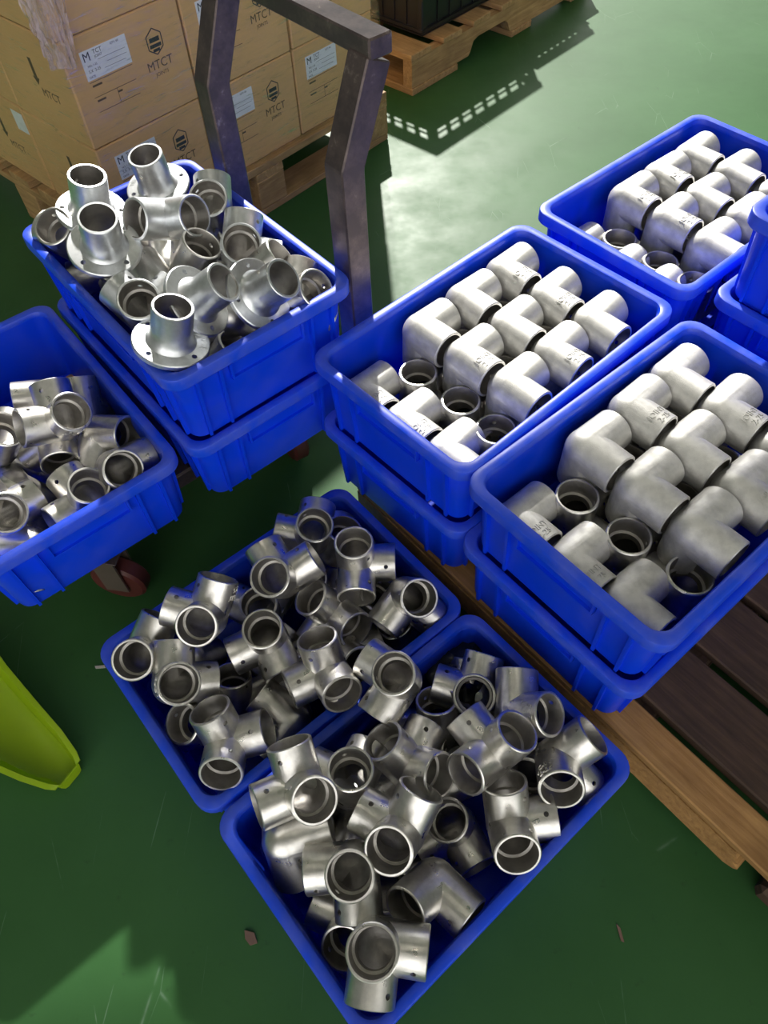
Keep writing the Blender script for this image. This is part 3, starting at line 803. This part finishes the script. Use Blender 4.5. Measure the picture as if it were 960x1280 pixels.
# ================================================================ CARTONS
K = Vector((-.595, 1.634, 0)); ang = math.atan2(.712, .702)
fd = Vector((math.cos(ang), math.sin(ang), 0)); ld = Vector((-math.sin(ang), math.cos(ang), 0))
BX, BY, BZ = .305, .310, .2195; Z0 = .1455
def front_xf(V, ox, oz, d=.0): return [(ox+x, -d-z, oz+y) for x, y, z in V]
def left_xf(V, oy, oz, d=.0): return [(-d-z, oy-x, oz+y) for x, y, z in V]
def rect(w_, h_, t_): return box_vf(-w_/2, w_/2, -h_/2, h_/2, 0, t_)
def poly_ring(pts, t_):
    n = len(pts); b = MB()
    for k in range(n):
        a = Vector((*pts[k], 0)); c = Vector((*pts[(k+1) % n], 0)); d = (c-a).normalized(); nn = Vector((-d.y, d.x, 0))*.0011
        q = [a-nn, c-nn, c+nn, a+nn]
        b.add([(p.x, p.y, .0001) for p in q]+[(p.x, p.y, t_) for p in q], box_vf(0, 1, 0, 1, 0, 1)[1])
    return b
def hexa(r): return [(r*.86*math.cos(PI/2+k*PI/3), r*math.sin(PI/2+k*PI/3)) for k in range(6)]
def logo():
    b = poly_ring(hexa(.026), .0005)
    for (y, w_, h_) in ((.004, .026, .009), (-.008, .030, .007), (-.017, .018, .006)): b.add(*box_vf(-w_/2, w_/2, y-h_/2, y+h_/2, .0001, .0005))
    return b
lg = logo(); tx1 = text_vf('MTCT', .026, .0001); tx2 = text_vf('JOINTS', .011, .0001)
# a sticker with its print
st_print = MB()
for V_, ox, oy, sz in ((text_vf('M', .024, .0001), -.044, .015, 1), (text_vf('TCT', .012, .0001), -.016, .020, 1), (text_vf('JOINT', .007, .0001), -.016, .011, 1),
                       (text_vf('NO: 1-25', .006, .0001), -.036, -.002, 1), (text_vf('S.X  2-25', .008, .0001), -.034, -.012, 1), (text_vf('DATE', .006, .0001), -.044, -.0225, 1), (text_vf('QTY: 60', .006, .0001), .028, .022, 1)):
    st_print.add([(x+ox, y+oy, z+.0009) for x, y, z in V_[0]], V_[1])
for k, (x0, x1, y) in enumerate(((-.02, .05, .004), (.0, .05, -.006), (-.01, .045, -.016))): st_print.add(*box_vf(x0, x1, y, y+.0006, .0007, .0009))
def carton(i, j, k, deco_front, deco_left, label):
    o = link('carton', bevel_box(0, BX-.004, 0, BY-.006, 0, BZ-.0015, .003, 1, .0004, 'carton'), M['card'])
    p = K+fd*(i*.307)+ld*(j*.316)+Vector((0, 0, Z0+k*BZ))
    o.location = p+Vector((random.uniform(-.002, .002), 0, 0)); o.rotation_euler = (0, 0, ang)
    tag(o, label, 'carton', 'cartons stacked on the wrapped pallet')
    link('seam', mesh('seam', *box_vf(.012, BX-.016, BY/2-.001, BY/2+.001, BZ-.0016, BZ-.0012)), M['gap'], o)
    link('packing_tape', mesh('packing_tape', *box_vf(.004, BX-.008, BY/2-.025, BY/2+.025, BZ-.0017, BZ-.0010)), M['tape'], o)
    if deco_front:
        V_, F_ = rect(.115, .056, .0006)
        s = link('sticker', mesh('sticker', front_xf(V_, .097, .160, .0002), F_), M['white'], o); s['label'] = 'white printed address sticker'
        link('sticker_print', mesh('sticker_print', front_xf(st_print.V, .097, .160, .0002), st_print.F), M['ink'], s)
        b = MB().add(front_xf(lg.V, .222, .150, .0002), lg.F)
        lo = link('printed_logo', b.mesh('printed_logo'), M['ink'], o)
        b = MB().add(front_xf(tx1[0], .222, .105, .0003), tx1[1]).add(front_xf(tx2[0], .222, .086, .0003), tx2[1])
        lo = link('printed_lettering', b.mesh('printed_lettering'), M['brown_ink'], o)
        b = MB()
        for (x0, x1, z) in ((.042, .152, .098), (.042, .152, .068), (.042, .152, .128)): b.add(front_xf(box_vf(x0, x1, z-.0006, z+.0006, 0, .0003)[0], 0, 0, .0002), box_vf(0, 1, 0, 1, 0, 1)[1])
        for (x0, x1, z) in ((.046, .068, .090), (.046, .07, .120), (.100, .112, .090)): b.add(front_xf(box_vf(x0, x1, z-.002, z+.002, 0, .0003)[0], 0, 0, .0002), box_vf(0, 1, 0, 1, 0, 1)[1])
        b.add(front_xf(box_vf(.0995, .1005, .068, .098, 0, .0003)[0], 0, 0, .0002), box_vf(0, 1, 0, 1, 0, 1)[1])
        link('printed_form', b.mesh('printed_form'), M['brown_ink'], o)
    if deco_left:
        b = MB().add(*[left_xf(box_vf(-.006, .006, -.02, .02, 0, .0003)[0], .150, .135, .0002), box_vf(0, 1, 0, 1, 0, 1)[1]])
        b.add(left_xf([(-.013, -.020, 0), (.013, -.020, 0), (0, -.036, 0), (-.013, -.020, .0003), (.013, -.020, .0003), (0, -.036, .0003)], .150, .135, .0002), [(0, 2, 1), (3, 4, 5), (0, 1, 4, 3), (1, 2, 5, 4), (2, 0, 3, 5)])
        b.add(left_xf(tx1[0], .11, .085, .0003), tx1[1])
        link('printed_arrow', b.mesh('printed_arrow'), M['brown_ink'], o)
        if j == 1 and k == 0:
            V_, F_ = rect(.05, .05, .0006); s = link('sticker', mesh('sticker', left_xf(V_, .03, .175, .0002), F_), M['white'], o); s['label'] = 'small white label at the carton corner'
lay = ['bottom', 'middle', 'top']; nm_f = ['left corner', 'centre', 'right end']
for k in range(3):
    for i in range(3):
        for j in range(3 if i == 0 else 2):
            if j == 0: lab = 'brown carton in the %s layer of the wrapped stack, front face, %s' % (lay[k], nm_f[i])
            elif i == 0: lab = 'brown carton in the %s layer of the wrapped stack, left face, %s from corner' % (lay[k], ['', 'second', 'third'][j])
            else: lab = 'brown carton in the %s layer at the back of the wrapped stack, %s' % (lay[k], ['', 'centre', 'right end'][i])
            carton(i, j, k, j == 0, i == 0, lab)
# stretch film round the stack
def film():
    X0, X1, Y0, Y1 = -.012, 3*.307+.006, -.012, 3*.316+.004
    if True: Y1b = Y1
    pts = []
    def seg(a, b, n):
        for k in range(n): pts.append((a[0]+(b[0]-a[0])*k/n, a[1]+(b[1]-a[1])*k/n))
    Y2 = 2*.316+.004
    corners = [(X0, Y1), (X0, Y0), (X1, Y0), (X1, Y2), (.307+.006, Y2), (.307+.006, Y1)]
    for a, b in zip(corners, corners[1:]+corners[:1]): seg(a, b, max(4, int((Vector(b)-Vector(a)).length/.016)))
    n = len(pts); rows = 40; zt = Z0+3*BZ+.01; zb_ = Z0-.02
    Vv = []; Ff = []; cx, cy = .4, .4; uv = []
    per = [0]
    for i in range(n): per.append(per[-1]+(Vector(pts[(i+1) % n])-Vector(pts[i])).length)
    rnd = random.Random(3)
    ph = [rnd.uniform(0, 6) for _ in range(6)]
    for r in range(rows+1):
        z = zb_+(zt-zb_)*r/rows
        for i, (x, y) in enumerate(pts):
            s = per[i]; d = .0022*math.sin(26*s+60*z+ph[0])+.0016*math.sin(70*z-18*s+ph[1])+.0012*math.sin(110*s+30*z+ph[2])+.0025
            d = max(.0, d)
            nx, ny = x-min(max(x, X0+.02), X1-.02), y-min(max(y, Y0+.02), Y1-.02)
            l = math.hypot(nx, ny) or 1
            Vv.append((x+nx/l*d, y+ny/l*d, z)); uv.append((s*2.2, z*2.2))
    for r in range(rows):
        for i in range(n): i2 = (i+1) % n; Ff.append((r*n+i, r*n+i2, (r+1)*n+i2, (r+1)*n+i))
    me = mesh('stretch_film', Vv, Ff, angle=70)
    ul = me.uv_layers.new(name='UVMap')
    for p in me.polygons:
        for li, vi in zip(p.loop_indices, p.vertices): ul.data[li].uv = uv[vi]
    return me
fo = link('stretch_film', film(), M['film']); fo.location = K; fo.rotation_euler = (0, 0, ang)
tag(fo, 'clear wrinkled stretch film wrapped round the brown carton stack', 'film')
def fold():
    rnd = random.Random(9); Vv = []; Ff = []; nz, ns = 34, 14
    for r in range(nz+1):
        z = .542+.29*r/nz; w_ = .014+.062*(r/nz)
        for q in range(ns+1):
            s = (q/ns*2-1)*w_; d = .010+.006*math.sin(q*2.1+z*50)+rnd.uniform(-.003, .003)
            x, y = (s, -d-.012) if s > 0 else (-d-.012, -s)
            Vv.append((x, y, z))
    for r in range(nz):
        for q in range(ns): a = r*(ns+1)+q; Ff.append((a, a+1, a+ns+2, a+ns+1))
    return mesh('bunched_film', Vv, Ff, angle=80)
f2 = link('bunched_film', fold(), M['film2'], fo); f2['label'] = 'bunched milky fold of film at the stack corner'
# carton pallet
cp_ = empty('carton_pallet', K, ang); tag(cp_, 'pale wooden pallet under the wrapped carton stack', 'pallet')
PX0, PX1, PY0, PY1 = -.02, .945, -.02, .96
for k in range(7):
    y = PY0+k*(PY1-PY0-.10)/6; plank(cp_, 'plank', PX0, PX1, y, y+.10, .123, .1445, M['wood_pale'])
for x in (PX0, .41, PX1-.10): plank(cp_, 'board', x, x+.10, PY0, PY1, .102, .1228, M['wood_pale'])
for x in (PX0, .41, PX1-.10):
    for y in (PY0, .42, PY1-.10): plank(cp_, 'block', x, x+.10, y, y+.10, .021, .1018, M['wood_pale'], .003)
for y in (PY0, .42, PY1-.10): plank(cp_, 'runner', PX0, PX1, y, y+.10, 0, .0208, M['wood_pale'])

# ================================================================ CRATE PALLET AT THE BACK
a2 = math.atan2(.58, .582)
bp = empty('crate_pallet', (.176, 2.557, 0), a2); tag(bp, 'pale notched-stringer wooden pallet under the black slotted crates', 'pallet')
SL, SWD = 1.05, .85; TZ = .128
def stringer(y):
    t_ = .038; out = [(0, .022), (.30, .022), (.31, .032), (.325, .062), (.35, .070), (.50, .070), (.52, .060), (.535, .032), (.545, .022), (SL, .022), (SL, .108), (0, .108)]
    m = len(out); Vv = [(x, y, z) for x, z in out]+[(x, y+t_, z) for x, z in out]
    Ff = [tuple(range(m)), tuple(reversed(range(m, 2*m)))]+[(k, m+k, m+(k+1) % m, (k+1) % m) for k in range(m)]
    me = mesh('stringer', Vv, Ff); bm = bmesh.new(); bm.from_mesh(me); bmesh.ops.recalc_face_normals(bm, faces=bm.faces[:])
    bm.to_mesh(me); bm.free(); return me
for y in (0, SWD/2-.02, SWD-.04): link('stringer', stringer(y), M['wood_pale'], bp)
for k in range(7):
    x = -.008+k*(SL-.09)/6; plank(bp, 'plank', x, x+.098, -.006, SWD+.005, .1085, TZ, M['wood_pale'], .002, .002)
for x in (0, .55, SL-.12): plank(bp, 'board', x, x+.24 if x == 0 else x+.12, -.004, SWD, 0, .0215, M['wood_pale'])
def slot_wall(w_, h_, nx, nz, t_=.004, bar=.010):
    b = MB()
    b.box(0, w_, -t_/2, t_/2, 0, h_*.62); b.box(0, w_, -t_/2, t_/2, h_*.88, h_)
    for k in range(nx+1):
        x = k*(w_-bar*2)/nx; b.box(x, x+bar*2, -t_/2, t_/2, h_*.62, h_*.88)
        b.box(x+bar*.6, x+bar*1.4, -t_*1.6, t_*1.6, 0, h_*.62)
    b.box(0, w_, -t_/2, t_/2, h_*.73, h_*.77)
    return b.mesh('slotted_wall')
def slot_crate(x, y, L_, W_, H_, label):
    o = link('slotted_crate', bevel_box(0, L_, 0, W_, 0, .006, .001, name='crate_floor'), M['black'])
    mw = Matrix.Translation((.176, 2.557, 0)) @ Matrix.Rotation(a2, 4, 'Z') @ Matrix.Translation((x, y, TZ+.001)); o.matrix_world = mw
    tag(o, label, 'crate', 'black slotted crates on the back pallet')
    ms = slot_wall(L_-.02, H_-.03, 8, 4); me = slot_wall(W_-.02, H_-.03, 6, 4)
    for yy in (.006, W_-.006): link('slotted_wall', ms, M['black'], o, loc=(.01, yy, .006))
    for xx in (.006, L_-.006): c = link('slotted_wall', me, M['black'], o, loc=(xx, .01, .006)); c.rotation_euler = (0, 0, PI/2)
    rb = MB()
    for zz in (H_-.026, H_*.5, .012):
        d = .007
        rb.box(-d, L_+d, -d, .004, zz, zz+.009).box(-d, L_+d, W_-.004, W_+d, zz, zz+.009).box(-d, .004, .004, W_-.004, zz, zz+.009).box(L_-.004, L_+d, .004, W_-.004, zz, zz+.009)
    rb.box(-.007, L_+.007, -.007, .010, H_-.017, H_).box(-.007, L_+.007, W_-.010, W_+.007, H_-.017, H_).box(-.007, .010, .010, W_-.010, H_-.017, H_).box(L_-.010, L_+.007, .010, W_-.010, H_-.017, H_)
    link('rim', rb.mesh('rim'), M['black'], o)
    for cx_ in (.008, L_-.008):
        for cy_ in (.008, W_-.008): link('corner_post', bevel_box(cx_-.012, cx_+.012, cy_-.012, cy_+.012, .006, H_-.016, .004, name='corner_post'), M['black'], o)
slot_crate(.115, .055, .54, .36, .21, 'black slotted plastic crate nearest the front of the back pallet')
slot_crate(.675, .055, .34, .36, .13, 'lower black slotted crate behind the first one on the back pallet')
slot_crate(.115, .445, .54, .36, .21, 'black slotted plastic crate on the far side of the back pallet')

# ================================================================ LIME SCOOP, SCRAPS
def scoop():
    tip = ray_at(92, 974, .0); far = ray_at(0, 906, .03)
    d = (far-tip); d.z = 0; d.normalize(); s = Vector((-d.y, d.x, 0))
    secs = []
    t_ = .0028
    for q, hw_, hh in ((0, .022, .022), (.010, .029, .030), (.05, .041, .036), (.12, .055, .042), (.20, .072, .046), (.28, .094, .048), (.36, .098, .048)):
        z0 = .002+q*.12
        prof = [(-hw_-.006, hh), (-hw_, hh), (-hw_*.80, .004), (-hw_*.55, 0), (hw_*.55, 0), (hw_*.80, .004), (hw_, hh), (hw_+.006, hh),
                (hw_+.006, hh+t_), (hw_-t_, hh+t_), (hw_*.80-t_, .004+t_), (hw_*.55, t_), (-hw_*.55, t_), (-hw_*.80+t_, .004+t_), (-hw_+t_, hh+t_), (-hw_-.006, hh+t_)]
        secs.append([tip+d*q+s*x+Vector((0, 0, z+z0)) for x, z in prof])
    V_ = []; F_ = []; n = len(secs[0])
    for c in secs: V_ += [tuple(p) for p in c]
    for i in range(len(secs)-1):
        for k in range(n): F_.append((i*n+k, i*n+(k+1) % n, (i+1)*n+(k+1) % n, (i+1)*n+k))
    F_ += [tuple(range(n)), tuple((len(secs)-1)*n+k for k in range(n))]
    # closed tip wall
    base = [secs[0][k] for k in (1, 2, 3, 4, 5, 6)]
    b = len(V_); V_ += [tuple(p) for p in base]+[tuple(p-d*.003) for p in base]; F_ += [(b, b+1, b+2, b+3, b+4, b+5), (b+11, b+10, b+9, b+8, b+7, b+6)]+[(b+k, b+(k+1) % 6, b+6+(k+1) % 6, b+6+k) for k in range(6)]
    me = mesh('scoop', V_, F_); bm = bmesh.new(); bm.from_mesh(me); bmesh.ops.recalc_face_normals(bm, faces=bm.faces[:]); bm.to_mesh(me); bm.free(); shade(me, 35)
    return me, tip, d, s
me, tip, d_, s_ = scoop()
sco = tag(link('plastic_scoop', me, M['lime']), 'lime-yellow tapered plastic scoop lying on the floor at the left edge', 'scoop')
def flat_piece(name, pts_px, z, t_, m, label, cat, group=None):
    P = [ray_at(x, y, z) for x, y in pts_px]; n = len(P)
    V_ = [tuple(p) for p in P]+[tuple(p+Vector((0, 0, t_))) for p in P]
    me = mesh(name, V_, [tuple(range(n)), tuple(range(n, 2*n))]+[(k, (k+1) % n, n+(k+1) % n, n+k) for k in range(n)])
    bm = bmesh.new(); bm.from_mesh(me); bmesh.ops.recalc_face_normals(bm, faces=bm.faces[:]); bm.to_mesh(me); bm.free()
    return tag(link(name, me, m), label, cat, group)
flat_piece('floor_chip', [(306, 1163), (318, 1166), (322, 1179), (313, 1182), (307, 1174)], .0005, .003, M['chip'], 'small brown chip on the floor left of the foremost crate', 'chip')
flat_piece('floor_scrap', [(119, 833), (131, 832), (132, 835), (120, 836)], .0005, .002, M['pale'], 'pale thin sliver on the floor left of the rear floor crate', 'scrap')
flat_piece('wood_sliver', [(770, 1155), (775, 1160), (780, 1178), (776, 1176)], .0005, .002, M['chip'], 'thin wood sliver on the floor right of the foremost crate', 'scrap')
flat_piece('cardboard_piece', [(52, 492), (98, 463), (118, 500), (72, 525)], ZT+.012, .003, M['card'], 'brown cardboard flap on the bottom of the half full left crate', 'cardboard')
# crumpled dark film in the back corner of the foremost crate
def crumple(px, py, z, sx, sy, h_, seed):
    rnd = random.Random(seed); n = 14; c = ray_at(px, py, z); u, v = frame(CG)[1:]
    V_ = []; F_ = []
    for i in range(n):
        for j in range(n):
            a, b = i/(n-1)-.5, j/(n-1)-.5
            hh = h_*(1-3.2*(a*a+b*b))+rnd.uniform(-.007, .007)
            V_.append(tuple(c+u*(a*sx)+v*(b*sy)+Vector((rnd.uniform(-.003, .003), rnd.uniform(-.003, .003), hh))))
    for i in range(n-1):
        for j in range(n-1): F_.append((i*n+j, (i+1)*n+j, (i+1)*n+j+1, i*n+j+1))
    me = mesh('crumpled_bag', V_, F_, angle=60); return me
o = tag(link('crumpled_bag', crumple(575, 838, .10, .10, .11, .02, 5), M['bag']), 'crumpled dark plastic bag in the back corner of the foremost crate', 'bag')
md = o.modifiers.new('thick', 'SOLIDIFY'); md.thickness = .0008
for o in list(bpy.data.objects):
    if o.users_collection == () : pass
bpy.context.view_layer.update()
